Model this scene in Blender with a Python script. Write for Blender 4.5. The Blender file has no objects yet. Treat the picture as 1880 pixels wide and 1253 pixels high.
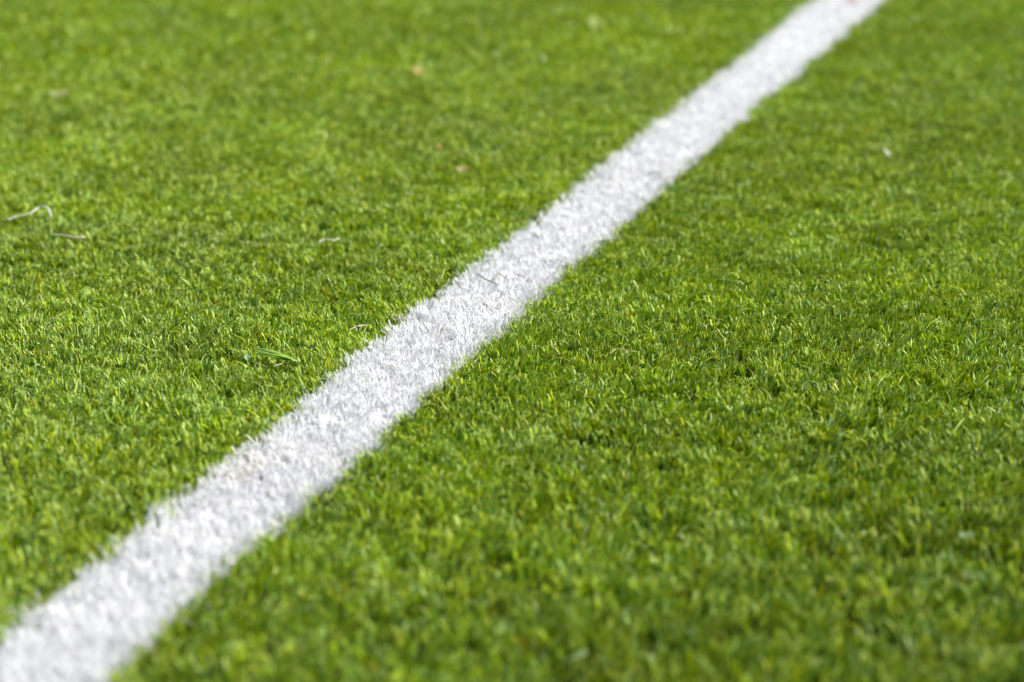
import bpy, math, random
import numpy as np
rng = np.random.default_rng(7)
random.seed(7)
C = bpy.context.scene
COL = C.collection

# ------------------------------------------------------------------ camera
F = 5483.0                       # focal length in photo pixels (105 mm on a 36 mm frame, 1880 px wide)
PX, PY = 940.0, 626.5
HOR = -868.0
PITCH = math.atan((PY - HOR) / F)
CANOPY = 0.0125                  # height of the mown tips
CAM_H = 2.885 * math.sin(PITCH) + CANOPY
cam_d = bpy.data.cameras.new("camera")
cam = bpy.data.objects.new("camera", cam_d); COL.objects.link(cam)
cam.location = (0, 0, CAM_H)
cam.rotation_euler = (math.pi / 2 - PITCH, 0, 0)
cam_d.sensor_width = 36.0
cam_d.lens = F / 1880.0 * 36.0
cam_d.clip_start = 0.05
cam_d.clip_end = 2000
cam_d.dof.use_dof = True
cam_d.dof.focus_distance = 2.885
cam_d.dof.aperture_fstop = 4.3
C.camera = cam

def gp(px, py, z=CANOPY):
    """where the sight line of a photo pixel meets the height z"""
    u = (px - PX) / F; v = -(py - PY) / F
    d = np.array([u, math.cos(PITCH) + v * math.sin(PITCH), -math.sin(PITCH) + v * math.cos(PITCH)])
    t = (z - CAM_H) / d[2]
    return np.array([d[0] * t, d[1] * t, z])

AZ = math.atan((2622.0 - PX) / math.hypot(F, PY - HOR))   # the line's direction, from +Y towards +X
LD = np.array([math.sin(AZ), math.cos(AZ)])               # along the line
LN = np.array([math.cos(AZ), -math.sin(AZ)])              # across it, to the right
A = gp(692, 620)[:2]; B = gp(911, 620)[:2]
LC = (A + B) / 2
HALF = abs(np.dot(B - A, LN)) / 2
def row_y(py): return gp(PX, py)[1]
_rows = [0, 160, 320, 450, 590, 700, 890, 980, 1100, 1253]
def _m(px, py):                                            # photo pixels across the line -> metres
    return px * 2.885 * (PY - HOR) / ((py - HOR) * F) * math.cos(AZ)
_ry = np.array([row_y(p) for p in _rows])[::-1]
_rr = np.array([_m(o, p) for o, p in zip([0, -12, -14, -14, -11, -8, -8, -10, -2, 0], _rows)])[::-1]
_rl = np.array([_m(o, p) for o, p in zip([-7, -3, 0, 0, 2, 6, 7, 8, 7, 8], _rows)])[::-1]
def edge_shift(u, y):
    """the sprayer wandered a little: how far each edge of the line lies outside its straight run"""
    return np.where(u > 0, np.interp(y, _ry, _rr), -np.interp(y, _ry, _rl))
def line_uv(x, y):
    return (x - LC[0]) * LN[0] + (y - LC[1]) * LN[1], (x - LC[0]) * LD[0] + (y - LC[1]) * LD[1]

# ------------------------------------------------------------------ helpers
def tag(o, label=None, cat=None, kind=None, group=None):
    if label: o["label"] = label
    if cat: o["category"] = cat
    if kind: o["kind"] = kind
    if group: o["group"] = group
    return o

_tab = rng.random((256, 256)).astype(np.float32)
def vnoise(x, y, scale, seed=0):
    """smooth value noise, 0..1, cell size = scale metres"""
    x = np.asarray(x) / scale + seed * 17.31 + 500; y = np.asarray(y) / scale + seed * 9.77 + 500
    xi = np.floor(x).astype(int); yi = np.floor(y).astype(int)
    fx = x - xi; fy = y - yi
    fx = fx * fx * (3 - 2 * fx); fy = fy * fy * (3 - 2 * fy)
    g = lambda a, b: _tab[a & 255, b & 255]
    return (g(xi, yi) * (1 - fx) + g(xi + 1, yi) * fx) * (1 - fy) + (g(xi, yi + 1) * (1 - fx) + g(xi + 1, yi + 1) * fx) * fy

def fast_mesh(name, co, quads, colour, smooth=True):
    me = bpy.data.meshes.new(name)
    nv, nq = len(co), len(quads)
    me.vertices.add(nv); me.vertices.foreach_set("co", co.astype(np.float32).ravel())
    me.loops.add(nq * 4); me.loops.foreach_set("vertex_index", quads.astype(np.int32).ravel())
    me.polygons.add(nq); me.polygons.foreach_set("loop_start", np.arange(0, nq * 4, 4, dtype=np.int32))
    me.update(calc_edges=True)
    if smooth: me.shade_smooth()
    a = me.attributes.new("tint", "FLOAT_COLOR", "POINT")
    c4 = np.ones((nv, 4), np.float32); c4[:, :3] = colour
    a.data.foreach_set("color", c4.ravel())
    return me

# ------------------------------------------------------------------ materials
def grass_material(name, trans, rough, spec, gain=(1.1, 1.05, 0.5), bump=0.0):
    m = bpy.data.materials.new(name); m.use_nodes = True
    nt = m.node_tree; N = nt.nodes; L = nt.links; N.clear()
    out = N.new("ShaderNodeOutputMaterial")
    at = N.new("ShaderNodeAttribute"); at.attribute_name = "tint"
    no = N.new("ShaderNodeTexNoise"); no.inputs["Scale"].default_value = 900; no.inputs["Detail"].default_value = 2
    ge = N.new("ShaderNodeNewGeometry"); L.new(ge.outputs["Position"], no.inputs["Vector"])
    mr = N.new("ShaderNodeMapRange"); mr.inputs["To Min"].default_value = 0.78; mr.inputs["To Max"].default_value = 1.22
    L.new(no.outputs["Fac"], mr.inputs["Value"])
    vm = N.new("ShaderNodeVectorMath"); vm.operation = "SCALE"
    L.new(at.outputs["Color"], vm.inputs[0]); L.new(mr.outputs["Result"], vm.inputs["Scale"])
    p = N.new("ShaderNodeBsdfPrincipled")
    L.new(vm.outputs["Vector"], p.inputs["Base Color"])
    p.inputs["Roughness"].default_value = rough
    p.inputs["Specular IOR Level"].default_value = spec
    tr = N.new("ShaderNodeBsdfTranslucent")
    g = N.new("ShaderNodeVectorMath"); g.operation = "MULTIPLY"; g.inputs[1].default_value = gain
    L.new(vm.outputs["Vector"], g.inputs[0]); L.new(g.outputs["Vector"], tr.inputs["Color"])
    mx = N.new("ShaderNodeMixShader"); mx.inputs["Fac"].default_value = trans
    L.new(p.outputs["BSDF"], mx.inputs[1]); L.new(tr.outputs["BSDF"], mx.inputs[2])
    L.new(mx.outputs["Shader"], out.inputs["Surface"])
    return m

M_GREEN = grass_material("living_grass", 0.15, 0.42, 0.33, gain=(1.25, 1.15, 0.3))
M_PAINT = grass_material("line_paint_on_grass", 0.42, 0.9, 0.1, gain=(1, 1, 1))

def plain_material(name, col, rough=0.7, trans=0.2, var=0.25, scale=400):
    m = bpy.data.materials.new(name); m.use_nodes = True
    nt = m.node_tree; N = nt.nodes; L = nt.links; N.clear()
    out = N.new("ShaderNodeOutputMaterial")
    no = N.new("ShaderNodeTexNoise"); no.inputs["Scale"].default_value = scale; no.inputs["Detail"].default_value = 4
    tc = N.new("ShaderNodeTexCoord"); L.new(tc.outputs["Object"], no.inputs["Vector"])
    mr = N.new("ShaderNodeMapRange"); mr.inputs["To Min"].default_value = 1 - var; mr.inputs["To Max"].default_value = 1 + var
    L.new(no.outputs["Fac"], mr.inputs["Value"])
    vm = N.new("ShaderNodeVectorMath"); vm.operation = "SCALE"; vm.inputs[0].default_value = col
    L.new(mr.outputs["Result"], vm.inputs["Scale"])
    p = N.new("ShaderNodeBsdfPrincipled"); p.inputs["Roughness"].default_value = rough
    L.new(vm.outputs["Vector"], p.inputs["Base Color"])
    tr = N.new("ShaderNodeBsdfTranslucent"); L.new(vm.outputs["Vector"], tr.inputs["Color"])
    mx = N.new("ShaderNodeMixShader"); mx.inputs["Fac"].default_value = trans
    L.new(p.outputs["BSDF"], mx.inputs[1]); L.new(tr.outputs["BSDF"], mx.inputs[2])
    L.new(mx.outputs["Shader"], out.inputs["Surface"])
    return m

# ------------------------------------------------------------------ blades
def build_blades(x, y, h, w, az, lean, curl, face, tipw, col, detail, fold=0.22):
    """x, y roots; h length; w width; az lean azimuth; lean angle at the root; curl added by the tip;
    face = rotation of the flat side against the lean; returns verts, quads, colours"""
    n = len(x)
    L = 6 if detail == 2 else (4 if detail == 1 else 3)
    W = 3 if detail >= 1 else 2
    ts = np.linspace(0, 1, L)
    prof = {6: [0.80, 0.95, 1.0, 0.98, 0.86], 4: [0.85, 1.0, 0.92], 3: [0.85, 1.0]}[L]
    co = np.zeros((n, L, W, 3), np.float32)
    px = x.copy(); py = y.copy(); pz = np.full(n, -0.001)
    ca, sa = np.cos(az), np.sin(az)
    wdx, wdy = np.cos(az + math.pi / 2 + face), np.sin(az + math.pi / 2 + face)
    prev = 0
    for i, t in enumerate(ts):
        ang = lean + curl * t ** 1.6
        ds = h * (t - prev); prev = t
        px = px + ds * np.sin(ang) * ca; py = py + ds * np.sin(ang) * sa; pz = pz + ds * np.cos(ang)
        ww = w * (prof[i] if i < L - 1 else tipw) * 0.5
        # normal of the flat side
        tx, ty, tz = np.sin(ang) * ca, np.sin(ang) * sa, np.cos(ang)
        nx = wdy * tz; ny = -wdx * tz; nz = wdx * ty - wdy * tx
        for j in range(W):
            s = (-1, 0, 1)[j] if W == 3 else (-1, 1)[j]
            off = (fold * w * (prof[i] if i < L - 1 else tipw)) if s == 0 else 0
            co[:, i, j, 0] = px + s * ww * wdx - off * nx
            co[:, i, j, 1] = py + s * ww * wdy - off * ny
            co[:, i, j, 2] = pz - off * nz
    base = np.arange(n)[:, None] * (L * W)
    q = []
    for i in range(L - 1):
        for j in range(W - 1):
            a = i * W + j
            q.append(np.stack([a + 0 * base[:, 0], a + 1 + 0 * base[:, 0], a + W + 1 + 0 * base[:, 0], a + W + 0 * base[:, 0]], 1) + base)
    quads = np.concatenate(q, 0)
    cc = np.repeat(col[:, None, :], L * W, 1).reshape(-1, 3)
    return co.reshape(-1, 3), quads, cc, L, W

def scatter(x0, x1f, y0, y1, dens, seed):
    """random roots in a strip Y in y0..y1 whose half width grows with Y"""
    r = np.random.default_rng(seed)
    wmax = x1f(y1)
    n = int(dens * (y1 - y0) * 2 * wmax)
    y = r.uniform(y0, y1, n); x = r.uniform(-wmax, wmax, n)
    k = np.abs(x) < x1f(y)
    return x[k], y[k], r

GREENS = np.array([
    [0.282, 0.435, 0.001],    # fresh mid green
    [0.400, 0.500, 0.001],    # yellow green
    [0.085, 0.200, 0.001],    # deep green
    [0.370, 0.510, 0.115],    # greyish, waxy underside
    [0.500, 0.590, 0.110],    # pale
    [0.420, 0.390, 0.003],    # yellowing
    [0.350, 0.320, 0.060],    # dry tan
])
hw = lambda Y: 0.178 * Y + 0.16
zones = [   # y0, y1, density per m2, blade width factor, detail
    (1.45, 2.30, 150000, 1.02, 1),
    (2.30, 3.55, 215000, 0.94, 2),
    (3.55, 4.30, 165000, 1.00, 1),
    (4.30, 5.60, 125000, 1.05, 0),
]
green_parts, paint_parts = [], []
for zi, (y0, y1, dens, wf, det) in enumerate(zones):
    x, y, r = scatter(0, hw, y0, y1, dens, 100 + zi)
    # small openings between the tufts
    uu, _ = line_uv(x, y)
    rough = np.clip((uu - HALF) / 0.45, 0, 1) * np.clip((2.95 - y) / 0.8, 0, 1)      # the more open sward to the right
    gap = 0.62 * vnoise(x, y, 0.0105, 31) + 0.38 * vnoise(x, y, 0.0062, 32)
    k = ~((gap < 0.32 + 0.09 * rough) & (r.random(len(x)) < 0.8)) | (np.abs(uu) < HALF)
    x, y = x[k], y[k]
    n = len(x)
    # tillers: pull roots towards cell centres so that the sward is tufted
    cell = 0.0060
    cx = (np.floor(x / cell) + 0.5) * cell; cy = (np.floor(y / cell) + 0.5) * cell
    jx = (vnoise(cx, cy, 0.0041, 3) - 0.5) * cell * 1.2; jy = (vnoise(cx, cy, 0.0037, 4) - 0.5) * cell * 1.2
    pull = 0.5
    x = x + (cx + jx - x) * pull; y = y + (cy + jy - y) * pull
    u, v = line_uv(x, y)
    # paint mask with a ragged edge
    edge = HALF + edge_shift(u, y) + (vnoise(u, v, 0.012, 5) - 0.5) * 0.009 + (vnoise(u, v, 0.045, 6) - 0.5) * 0.010 + r.normal(0, 0.0022, n)
    painted = np.abs(u) < edge
    inside = edge - np.abs(u)
    painted &= ~((r.random(n) < 0.06 * np.exp(-inside / 0.008)))
    # patches
    big = vnoise(x, y, 0.16, 1); mid = vnoise(x, y, 0.045, 2); small = vnoise(x, y, 0.014, 8)
    thin = vnoise(x, y, 0.028, 11)
    rough = np.clip((u - HALF) / 0.45, 0, 1) * np.clip((2.95 - y) / 0.8, 0, 1)      # the coarser, more open sward to the right; also paints shade into its colour
    hgt = 0.0110 * (0.66 + 0.24 * big + 0.30 * mid + 0.55 * small + 0.10 * rough) + r.normal(0, 0.0015, n)
    sparse = (thin < 0.17 + 0.16 * rough) & (np.abs(u) > HALF)
    hgt = np.where(sparse, hgt * 0.55, hgt)
    tall = r.random(n) < 0.018
    hgt = np.where(tall, hgt * r.uniform(1.15, 1.55, n), hgt)
    hgt = np.clip(hgt, 0.005, 0.020)
    waxy = 0.06 + 0.30 * np.clip(-u / 0.25, 0, 1) * np.clip((3.4 - y) / 0.8, 0, 1) + 0.9 * np.clip(vnoise(x, y, 0.035, 21) - 0.55, 0, 1) + 0.5 * np.clip(vnoise(x, y, 0.011, 22) - 0.6, 0, 1)
    # lean: each tuft has its own direction, the mower has laid the sward over a little to the right
    tuft = vnoise(cx, cy, 0.0061, 9) * 4 * math.pi + vnoise(x, y, 0.06, 10) * 2 * math.pi
    az = tuft + r.normal(0, 0.55, n)
    bias = 0.33
    lay = 1.15 * np.clip((u + 0.12) / 0.2, 0.3, 1)
    lx = np.cos(az) * (1 - bias) + bias * lay; ly = np.sin(az) * (1 - bias) - bias * 0.3
    az = np.arctan2(ly, lx)
    lean = np.abs(r.normal(0.15, 0.15, n)) + 0.20 * (vnoise(x, y, 0.05, 12))
    curl = np.abs(r.normal(0.20, 0.20, n))
    bent = r.random(n) < 0.022
    curl = np.where(bent, r.uniform(1.2, 2.2, n), curl)
    hgt = np.where(bent, hgt * r.uniform(1.15, 1.7, n), hgt)
    lng = hgt / np.clip(np.cos(np.clip(lean + curl * 0.35, 0, 1.1)), 0.5, 1)
    w = np.clip(r.normal(0.00150, 0.00038, n), 0.0006, 0.0026) * wf
    w = np.where(bent, w * 0.5, w)
    lng = np.where(painted & bent, lng * 0.72, lng)
    lng = np.where(painted & (np.abs(u) < HALF), lng * 1.04, lng)
    face = r.normal(0, 0.75, n)
    tipw = np.where(r.random(n) < 0.62, r.uniform(0.45, 0.85, n), r.uniform(0.05, 0.3, n))
    # colours
    pk = r.random(n)
    hue = vnoise(x, y, 0.035, 13) * 0.5 + vnoise(x, y, 0.11, 14) * 0.5
    idx = np.zeros(n, int)
    t1 = 0.30 + 0.34 * (hue - 0.5); t2 = t1 + 0.22 + 0.22 * rough; t3 = t2 + 0.13 + waxy + 0.30 * (0.5 - hue)  # rough raises the deep green share: shade at the near right put into colour
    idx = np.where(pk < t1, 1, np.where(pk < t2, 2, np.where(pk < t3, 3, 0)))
    q = r.random(n)
    idx = np.where(q < 0.04, 4, np.where(q < 0.05, 5, np.where(q < 0.055, 6, idx)))
    dry = vnoise(x, y, 0.022, 15)
    idx = np.where((dry > 0.92) & (r.random(n) < 0.4), 5, idx)
    col = GREENS[idx] * r.uniform(0.78, 1.2, (n, 1)) * np.array([1, 1, 1])
    col[:, 0] *= r.uniform(0.88, 1.12, n)
    col *= (0.82 + 0.22 * vnoise(x, y, 0.12, 40) + 0.16 * vnoise(x, y, 0.04, 41))[:, None]
    col *= (1 - 0.06 * rough)[:, None]  # near right tinted darker, painted shading on top of the real gaps
    # painted blades: matt white, a little grey or cream, thickened by the paint
    st = gp(447, 858); su, sv = line_uv(st[0], st[1])
    dirt = np.exp(-(((u - su) / 0.012) ** 2 + ((v - sv) / 0.03) ** 2)) * (0.35 + 0.65 * vnoise(u, v, 0.012, 16))
    dirt = np.clip(0.6 * dirt + 0.35 * np.clip(vnoise(u, v, 0.05, 17) - 0.72, 0, 1), 0, 1)
    pc = np.array([0.885, 0.878, 0.870]) * r.uniform(0.92, 1.03, (n, 1))
    pc = pc * (1 - dirt[:, None]) + np.array([0.76, 0.71, 0.58]) * dirt[:, None]
    thinp = np.clip(1 - inside / 0.006, 0, 1) * r.random(n)            # sprayed thinner at the rim
    pc = pc * (1 - 0.45 * thinp[:, None]) + col * 0.45 * thinp[:, None]
    stain = (r.random(n) < 0.006)
    pc = np.where(stain[:, None], pc * np.array([0.62, 0.66, 0.5]), pc)
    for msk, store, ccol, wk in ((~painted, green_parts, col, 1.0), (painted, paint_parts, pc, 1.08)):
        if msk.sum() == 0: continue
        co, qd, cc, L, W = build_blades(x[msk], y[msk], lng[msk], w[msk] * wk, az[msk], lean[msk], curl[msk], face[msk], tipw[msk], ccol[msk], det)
        # clipped tips dry out pale: only the last row of green blades
        if store is green_parts and L > 3:
            k = cc.reshape(-1, L, W, 3)
            cut = (tipw[msk] > 0.45) & (np.random.default_rng(zi).random(msk.sum()) < 0.5)
            k[cut, -1] = k[cut, -1] * 0.55 + np.array([0.48, 0.54, 0.16]) * 0.45
            cc = k.reshape(-1, 3)
        store.append((co, qd, cc))

# coarse sward beyond the close part, for its edges and the distance
def coarse(x0, x1, y0, y1, n, wid, hh, seed):
    r = np.random.default_rng(seed)
    x = r.uniform(x0, x1, n); y = r.uniform(y0, y1, n)
    k = ~((y > 1.45) & (y < 5.6) & (np.abs(x) < hw(y)))
    x, y = x[k], y[k]; n = len(x)
    u, v = line_uv(x, y); painted = np.abs(u) < HALF + edge_shift(u, y) + r.normal(0, 0.003, n)
    idx = r.choice(4, n, p=[0.33, 0.27, 0.28, 0.12])
    col = GREENS[idx] * r.uniform(0.7, 1.1, (n, 1))
    pc = np.array([0.885, 0.878, 0.870]) * r.uniform(0.92, 1.03, (n, 1))
    for msk, store, ccol in ((~painted, green_parts, col), (painted, paint_parts, pc)):
        m = int(msk.sum())
        if not m: continue
        co, qd, cc, L, W = build_blades(x[msk], y[msk], r.normal(hh, 0.0015, m), np.full(m, wid), r.uniform(0, 6.28, m),
                                        np.abs(r.normal(0.3, 0.2, m)), np.abs(r.normal(0.3, 0.3, m)), r.normal(0, 0.8, m), r.uniform(0.2, 0.8, m), ccol[msk], 0)
        store.append((co, qd, cc))
coarse(-1.9, 2.3, 1.1, 5.6, 460000, 0.0028, 0.0108, 51)
coarse(-3.2, 4.6, 5.6, 9.0, 260000, 0.0055, 0.0115, 52)

def join(parts, name):
    vs, qs, cs, o = [], [], [], 0
    for co, qd, cc in parts:
        vs.append(co); qs.append(qd + o); cs.append(cc); o += len(co)
    me = fast_mesh(name, np.concatenate(vs), np.concatenate(qs), np.concatenate(cs))
    return me
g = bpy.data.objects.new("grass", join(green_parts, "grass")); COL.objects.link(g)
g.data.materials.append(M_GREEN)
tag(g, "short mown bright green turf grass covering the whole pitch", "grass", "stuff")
wl = bpy.data.objects.new("white_line", join(paint_parts, "white_line")); COL.objects.link(wl)
wl.data.materials.append(M_PAINT)
tag(wl, "white painted pitch line of coated grass blades running diagonally", "pitch line", "structure")
del green_parts, paint_parts

# ------------------------------------------------------------------ ground under the sward
def ground():
    m = bpy.data.materials.new("soil_and_thatch"); m.use_nodes = True
    nt = m.node_tree; N = nt.nodes; L = nt.links
    p = N["Principled BSDF"]; p.inputs["Roughness"].default_value = 0.95; p.inputs["Specular IOR Level"].default_value = 0.05
    ge = N.new("ShaderNodeNewGeometry")
    sp = N.new("ShaderNodeSeparateXYZ"); L.new(ge.outputs["Position"], sp.inputs[0])
    n1 = N.new("ShaderNodeTexNoise"); n1.inputs["Scale"].default_value = 260; n1.inputs["Detail"].default_value = 6
    L.new(ge.outputs["Position"], n1.inputs["Vector"])
    cr = N.new("ShaderNodeValToRGB")
    cr.color_ramp.elements[0].position = 0.32; cr.color_ramp.elements[0].color = (0.016, 0.024, 0.002, 1)
    cr.color_ramp.elements[1].position = 0.68; cr.color_ramp.elements[1].color = (0.045, 0.060, 0.004, 1)
    L.new(n1.outputs["Fac"], cr.inputs["Fac"])
    # far turf, where single blades are no longer drawn
    n2 = N.new("ShaderNodeTexNoise"); n2.inputs["Scale"].default_value = 6; n2.inputs["Detail"].default_value = 12
    L.new(ge.outputs["Position"], n2.inputs["Vector"])
    c2 = N.new("ShaderNodeValToRGB")
    c2.color_ramp.elements[0].position = 0.3; c2.color_ramp.elements[0].color = (0.070, 0.118, 0.010, 1)
    c2.color_ramp.elements[1].position = 0.7; c2.color_ramp.elements[1].color = (0.110, 0.168, 0.016, 1)
    L.new(n2.outputs["Fac"], c2.inputs["Fac"])
    far = N.new("ShaderNodeMapRange"); far.inputs["From Min"].default_value = 5.5; far.inputs["From Max"].default_value = 5.7
    L.new(sp.outputs["Y"], far.inputs["Value"])
    mx = N.new("ShaderNodeMix"); mx.data_type = "RGBA"
    wd = N.new("ShaderNodeMath"); wd.operation = "MULTIPLY_ADD"; wd.inputs[1].default_value = -0.178; wd.inputs[2].default_value = -0.12
    L.new(sp.outputs["Y"], wd.inputs[0])
    ax = N.new("ShaderNodeMath"); ax.operation = "ABSOLUTE"; L.new(sp.outputs["X"], ax.inputs[0])
    ad = N.new("ShaderNodeMath"); ad.operation = "ADD"; L.new(ax.outputs[0], ad.inputs[0]); L.new(wd.outputs[0], ad.inputs[1])
    sr = N.new("ShaderNodeMapRange"); sr.inputs["From Min"].default_value = 0.0; sr.inputs["From Max"].default_value = 0.05
    L.new(ad.outputs[0], sr.inputs["Value"])
    mm = N.new("ShaderNodeMath"); mm.operation = "MAXIMUM"; L.new(far.outputs["Result"], mm.inputs[0]); L.new(sr.outputs["Result"], mm.inputs[1])
    L.new(mm.outputs[0], mx.inputs[0]); L.new(cr.outputs["Color"], mx.inputs[6]); L.new(c2.outputs["Color"], mx.inputs[7])
    # painted soil below the line
    dot = N.new("ShaderNodeVectorMath"); dot.operation = "DOT_PRODUCT"; dot.inputs[1].default_value = (LN[0], LN[1], 0)
    L.new(ge.outputs["Position"], dot.inputs[0])
    sub = N.new("ShaderNodeMath"); sub.operation = "SUBTRACT"; sub.inputs[1].default_value = float(np.dot(LC, LN))
    L.new(dot.outputs["Value"], sub.inputs[0])
    ab = N.new("ShaderNodeMath"); ab.operation = "ABSOLUTE"; L.new(sub.outputs[0], ab.inputs[0])
    ln = N.new("ShaderNodeMapRange"); ln.inputs["From Min"].default_value = HALF - 0.018; ln.inputs["From Max"].default_value = HALF - 0.008
    ln.inputs["To Min"].default_value = 1; ln.inputs["To Max"].default_value = 0
    L.new(ab.outputs[0], ln.inputs["Value"])
    m2 = N.new("ShaderNodeMix"); m2.data_type = "RGBA"; m2.inputs[7].default_value = (0.66, 0.66, 0.66, 1)
    L.new(ln.outputs["Result"], m2.inputs[0]); L.new(mx.outputs[2], m2.inputs[6])
    L.new(m2.outputs[2], p.inputs["Base Color"])
    bp = N.new("ShaderNodeBump"); bp.inputs["Distance"].default_value = 0.004; L.new(n1.outputs["Fac"], bp.inputs["Height"])
    L.new(bp.outputs["Normal"], p.inputs["Normal"])
    me = bpy.data.meshes.new("ground")
    me.from_pydata([(-900, -900, 0), (900, -900, 0), (900, 900, 0), (-900, 900, 0)], [], [(0, 1, 2, 3)])
    o = bpy.data.objects.new("ground", me); COL.objects.link(o); me.materials.append(m)
    tag(o, "brown green soil and thatch under the turf", "ground", "structure")
ground()

# ------------------------------------------------------------------ loose bits lying on the sward
def smooth_path(pts, k=6):
    P = [pts[0]] + list(pts) + [pts[-1]]; out = []
    for i in range(1, len(P) - 2):
        for j in range(k):
            t = j / k; a, b, c, d = P[i - 1], P[i], P[i + 1], P[i + 2]
            out.append(0.5 * ((2 * b) + (c - a) * t + (2 * a - 5 * b + 4 * c - d) * t * t + (-a + 3 * b - 3 * c + d) * t ** 3))
    out.append(np.array(P[-2])); return out

def strand(name, pix, radius, flat, material, parent=None, taper=(0.5, 1.0, 0.35), k=6, org=None):
    """a stem or blade through photo points (px, py, height): an oval tube, squashed by flat"""
    pts = [gp(a, b, c) for a, b, c in pix]
    pts = smooth_path(pts, k)
    org = np.array(org if org is not None else (0, 0, 0))
    vs, fs = [], []; S = 8; n = len(pts)
    for i, p in enumerate(pts):
        t = i / (n - 1)
        d = pts[min(i + 1, n - 1)] - pts[max(i - 1, 0)]; d = d / (np.linalg.norm(d) + 1e-12)
        side = np.cross(d, (0, 0, 1)); side = side / (np.linalg.norm(side) + 1e-9); up = np.cross(side, d)
        r = radius * (np.interp(t, (0, 0.5, 1), taper)) * (1 + 0.12 * math.sin(i * 1.7))
        for j in range(S):
            a = 2 * math.pi * j / S
            vs.append(tuple(p - org + side * r * math.cos(a) + up * r * flat * math.sin(a)))
        if i:
            o = (i - 1) * S
            for j in range(S): fs.append((o + j, o + (j + 1) % S, o + S + (j + 1) % S, o + S + j))
    fs.append(tuple(range(S))[::-1]); fs.append(tuple(range((n - 1) * S, n * S)))
    me = bpy.data.meshes.new(name); me.from_pydata(vs, [], fs); me.shade_smooth()
    o = bpy.data.objects.new(name, me); COL.objects.link(o); me.materials.append(material)
    if parent: o.parent = parent
    else: o.location = org
    return o

def flake(name, px, py, z, wpx, dpx, ang, material, cup=0.3, seed=0, tilt=0.5, parent=None, org=None, thick=0.0004):
    """a small curled fragment of leaf, wpx by dpx photo pixels, with thickness"""
    r = random.Random(seed); c = gp(px, py, z)
    dist = math.hypot(c[1], CAM_H); s = dist / F
    a, b = wpx * s / 2, dpx * s / 2
    org = np.array(org if org is not None else c); rel = c - org
    vs, fs = [], []; R, S = 5, 18
    jag = [1 + r.uniform(-0.16, 0.16) for _ in range(S)]
    ct, stt = math.cos(ang), math.sin(ang); ci, si = math.cos(tilt), math.sin(tilt)
    for side in (1, -1):
        for i in range(R):
            rr = i / (R - 1)
            for j in range(S):
                th = 2 * math.pi * j / S
                x = a * rr * math.cos(th) * (1 + (jag[j] - 1) * rr); yy = b * rr * math.sin(th) * (1 + (jag[j] - 1) * rr)
                zz = cup * (x * x) / a - 0.2 * cup * b * math.sin(3 * th) * rr + side * thick / 2
                y2 = yy * ci - zz * si; z2 = yy * si + zz * ci
                vs.append((rel[0] + x * ct - y2 * stt, rel[1] + x * stt + y2 * ct, rel[2] + z2))
    T = R * S
    for i in range(R - 1):
        for j in range(S):
            k = (j + 1) % S
            fs.append((i * S + j, i * S + k, (i + 1) * S + k, (i + 1) * S + j))
            fs.append((T + i * S + j, T + (i + 1) * S + j, T + (i + 1) * S + k, T + i * S + k))
    for j in range(S):
        k = (j + 1) % S; fs.append(((R - 1) * S + j, (R - 1) * S + k, T + (R - 1) * S + k, T + (R - 1) * S + j))
    me = bpy.data.meshes.new(name); me.from_pydata(vs, [], fs); me.shade_smooth()
    o = bpy.data.objects.new(name, me); COL.objects.link(o); me.materials.append(material)
    if parent: o.parent = parent
    else: o.location = org
    return o

PALE = plain_material("bleached_straw", (0.58, 0.59, 0.42), 0.6, 0.15)
STRAW = plain_material("dry_straw", (0.46, 0.42, 0.14), 0.6, 0.2)
TAN = plain_material("tan_twig", (0.60, 0.50, 0.34), 0.7, 0.0)
ORANGE = plain_material("dead_leaf", (0.38, 0.30, 0.07), 0.7, 0.2)
RUST = plain_material("rusty_bud", (0.32, 0.18, 0.04), 0.7, 0.0)
MAUVE = plain_material("greyish_brown_leaf", (0.30, 0.24, 0.10), 0.7, 0.1)
DARK = plain_material("dark_stem", (0.085, 0.095, 0.045), 0.6, 0.0)
SOIL = plain_material("dark_soil_crumb", (0.045, 0.022, 0.028), 0.8, 0.0)
OLIVE = plain_material("olive_stem", (0.22, 0.22, 0.12), 0.6, 0.1)
LEAFG = plain_material("torn_green_blade", (0.26, 0.42, 0.030), 0.4, 0.25, var=0.35)
TEAL = plain_material("waxy_leaf", (0.19, 0.33, 0.12), 0.5, 0.2)
GREYG = plain_material("grey_green_leaf", (0.16, 0.23, 0.07), 0.5, 0.2)

def one(o, label, cat, group=None): return tag(o, label, cat, "thing", group)
Z = CANOPY
def org_of(px, py): return gp(px, py, 0.011)

one(strand("dry_grass_stalk", [(12, 405, .0125), (30, 398, .015), (55, 392, .0175), (70, 382, .021), (80, 379, .023), (89, 384, .021), (94, 400, .0135)], 0.0016, 0.6, PALE, org=org_of(50, 400), taper=(0.8, 1, 0.9)),
    "pale bleached grass stalk hooked over at one end, lying on the turf", "dry stalk", None)
one(strand("twig", [(97, 431, .0145), (118, 433, .0150), (140, 437, .0150), (156, 436, .0155)], 0.0017, 0.8, TAN, org=org_of(125, 440), taper=(0.6, 0.9, 1.1)),
    "short straight tan twig below the hooked pale stalk", "twig")
one(flake("dry_leaf", 107, 173, .0140, 38, 18, 0.12, plain_material("faded_straw_leaf", (0.28, 0.29, 0.09)), 0.25, 3), "blurred pale beige leaf fragment in the turf above the hooked stalk", "leaf fragment")
one(flake("dry_leaf.001", 768, 131, .0140, 24, 22, 0.3, ORANGE, 0.4, 4), "blurred orange brown leaf fragment near the top of the turf", "leaf fragment")
one(flake("dry_bud", 806, 271, .0142, 10, 15, 0.9, RUST, 0.5, 5), "tiny rusty red bud fallen in the turf", "bud")
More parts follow.
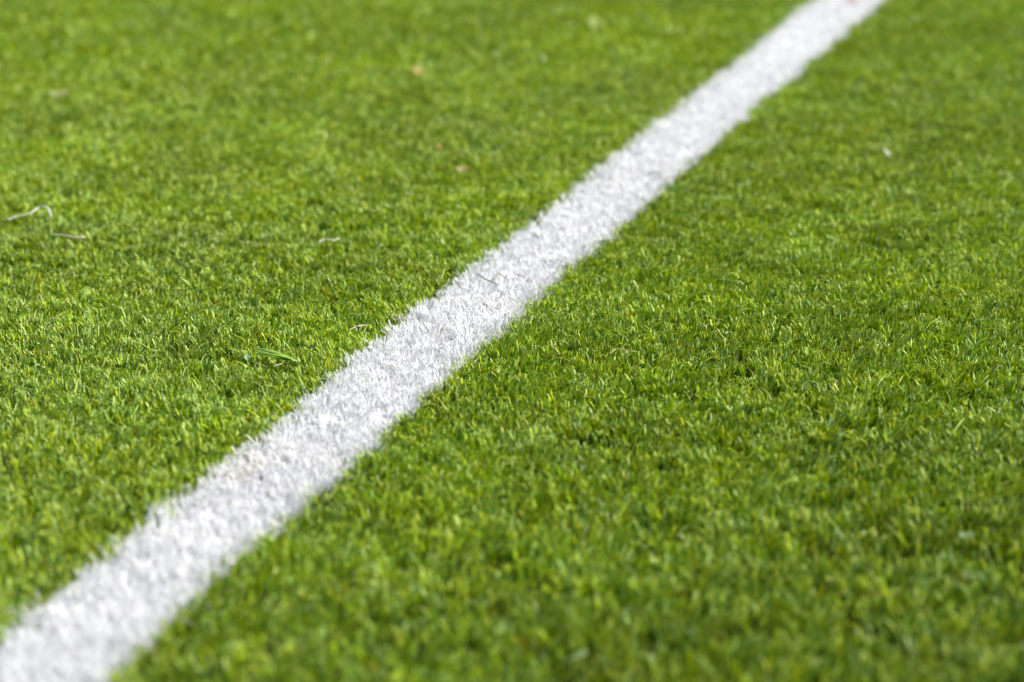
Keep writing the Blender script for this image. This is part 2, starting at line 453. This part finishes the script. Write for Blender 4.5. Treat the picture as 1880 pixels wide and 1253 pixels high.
one(flake("dry_leaf.002", 847, 312, .0140, 22, 15, 0.15, MAUVE, 0.4, 6), "small greyish brown leaf fragment below the tiny rusty bud", "leaf fragment")

# torn tuft of green blades lying flat beside the line
root = bpy.data.objects.new("grass_clipping", None); COL.objects.link(root); ro = org_of(505, 655); root.location = ro
tag(root, "torn bundle of long green grass blades lying flat beside the line", "grass clipping", "thing")
for k_, pts in enumerate([
    [(462, 640, .014), (480, 641, .017), (505, 647, .019), (530, 657, .018), (541, 662, .0165)],
    [(470, 646, .015), (490, 645, .018), (515, 651, .020), (541, 662, .0165)],
    [(464, 652, .014), (480, 650, .016), (500, 651, .018), (541, 662, .0165)],
    [(480, 654, .015), (500, 656, .017), (522, 660, .017), (541, 663, .0165)],
    [(468, 643, .016), (492, 650, .020), (520, 655, .020), (540, 661, .017)]]):
    pts = [(a_, b_, c_ + .002) for a_, b_, c_ in pts]
    o = strand("blade", pts, 0.0026, 0.3, LEAFG, parent=root, org=ro, taper=(0.25, 1.0, 0.8))
strand("stem", [(533, 658.5, .018), (541, 662, .0168), (545, 664, .016)], 0.0013, 0.8, PALE, parent=root, org=ro, taper=(0.9, 0.9, 0.5))
one(flake("round_leaf", 453, 657, .0142, 12, 14, 0.5, TEAL, 0.5, 9, tilt=0.9), "small rounded bluish green leaf beside the torn green bundle", "leaf")
one(strand("straw", [(461, 664, .0150), (472, 667, .0155), (482, 671, .0150), (491, 673, .0140)], 0.0008, 0.6, STRAW, org=org_of(475, 670)),
    "thin pale straw under the torn green bundle", "straw")
one(strand("straw.001", [(502, 674, .0150), (511, 670, .0160), (520, 668, .0160)], 0.0007, 0.5, PALE, org=org_of(511, 672)),
    "very short whitish straw below the tip of the torn green bundle", "straw")
one(strand("straw.002", [(640, 607, .0145), (652, 601, .0165), (664, 598, .0165), (676, 597, .0155)], 0.0009, 0.6, TAN, org=org_of(660, 604)),
    "tan straw carrying dirt close to the left edge of the line", "straw")
one(flake("soil_crumb", 657, 603, .0175, 6, 8, 0.4, SOIL, 0.8, 12, thick=0.0016), "dark purplish soil crumb resting on a tan straw", "soil crumb")
one(strand("straw.003", [(584, 445, .015), (597, 440, .016), (612, 441, .017), (624, 438, .0165)], 0.0018, 0.4, PALE, org=org_of(604, 444), taper=(0.5, 1, 0.5)),
    "blurred pale flat straw in the turf left of the line", "straw")
# stems on the paint
one(strand("dark_stem", [(875, 502, .0160), (882, 507, .0170), (889, 512, .0160), (897, 515.5, .0165), (905, 518, .0165), (913, 524, .0145)], 0.00075, 0.9, DARK, org=org_of(893, 514), taper=(0.7, 1, 0.7)),
    "thin dark stem curved downwards on the white line, longest of three", "stem")
one(strand("dark_stem.001", [(903, 513.5, .0155), (910, 510.5, .0175), (914, 503, .0185), (919, 504, .018), (927, 509, .0160)], 0.00085, 0.9, OLIVE, org=org_of(915, 508), taper=(0.6, 1.1, 0.5)),
    "kinked olive stem beside the longest dark stem on the line", "stem")
one(strand("dark_stem.002", [(946, 505, .0160), (953, 505, .0172), (959, 508, .0175), (965, 514, .0150)], 0.0006, 0.9, OLIVE, org=org_of(956, 509)),
    "small thin olive stem lying alone on the white line", "stem")
one(strand("bent_stalk", [(1183, 327, .0150), (1191, 320, .0190), (1201, 316, .022), (1210, 317, .022), (1216, 324, .019), (1220, 335, .0135)], 0.0015, 0.7, plain_material("weathered_stalk", (0.42, 0.42, 0.30)), org=org_of(1202, 328), taper=(0.6, 1, 0.8)),
    "arched greyish dry stalk on the right rim of the white line", "dry stalk")
one(strand("straw.004", [(1524, 347, .0155), (1538, 346, .0165), (1553, 349, .0155)], 0.0016, 0.5, STRAW, org=org_of(1538, 350)),
    "blurred beige straw in the turf right of the line", "straw")
one(strand("straw.005", [(1118, 650, .0145), (1126, 645, .0160), (1131, 641, .0165), (1145, 643, .0165), (1158, 645, .0160), (1170, 646, .0150)], 0.0009, 0.6, STRAW, org=org_of(1145, 648)),
    "yellowish bent straw in the sharp turf right of the line", "straw")
one(strand("torn_grass", [(1030, 1219, .0140), (1048, 1210, .0175), (1064, 1202, .0190), (1074, 1196, .0190)], 0.0028, 0.3, GREYG, org=org_of(1052, 1212), taper=(0.5, 0.9, 1.1)),
    "blurred pale wide piece of torn grass at the bottom of the turf", "torn grass")
one(flake("grey_leaf", 1773, 984, .0150, 30, 20, -0.2, GREYG, 0.3, 14, tilt=0.3), "blurred grey green leaf over a dark gap in the turf", "leaf")
one(flake("pale_leaf", 1627, 281, .0150, 8, 18, 1.1, PALE, 0.5, 15, tilt=0.9), "tiny bright pale leaf speck right of the line", "leaf")
one(flake("pale_leaf.001", 1091, 44, .0165, 24, 40, 0.2, plain_material("light_green_leaf", (0.26, 0.34, 0.06)), 0.4, 16, tilt=0.6), "blurred light green leaf in the far turf left of the line", "leaf")
one(flake("dry_leaf.003", 1562, 1, .0165, 20, 26, 0.1, plain_material("faded_brown_leaf", (0.42, 0.33, 0.32)), 0.3, 17), "faded brownish leaf fragment on the far end of the white line", "leaf fragment")

# ------------------------------------------------------------------ light
SUN_EL, SUN_AZ = math.radians(47), math.radians(80)      # azimuth from +Y (view) towards +X (right)
sd = bpy.data.lights.new("sun", "SUN"); so = bpy.data.objects.new("sun", sd); COL.objects.link(so)
sd.energy = 5.0; sd.angle = math.radians(0.53); sd.color = (1.0, 0.97, 0.925)
so.rotation_euler = (math.pi / 2 - SUN_EL, 0, math.pi - SUN_AZ)
so.location = (3, 3, 5)
w = bpy.data.worlds.new("World"); C.world = w; w.use_nodes = True
nt = w.node_tree; bg = nt.nodes["Background"]
sky = nt.nodes.new("ShaderNodeTexSky"); sky.sky_type = "NISHITA"; sky.sun_disc = False
sky.sun_elevation = SUN_EL; sky.sun_rotation = SUN_AZ
nt.links.new(sky.outputs[0], bg.inputs[0]); bg.inputs[1].default_value = 0.080

C.view_settings.view_transform = "Standard"; C.view_settings.look = "None"
C.view_settings.exposure = 0.70; C.view_settings.gamma = 1.0
C.cycles.use_denoising = True
C.cycles.max_bounces = 8; C.cycles.diffuse_bounces = 4; C.cycles.transmission_bounces = 6
C.cycles.sample_clamp_indirect = 10
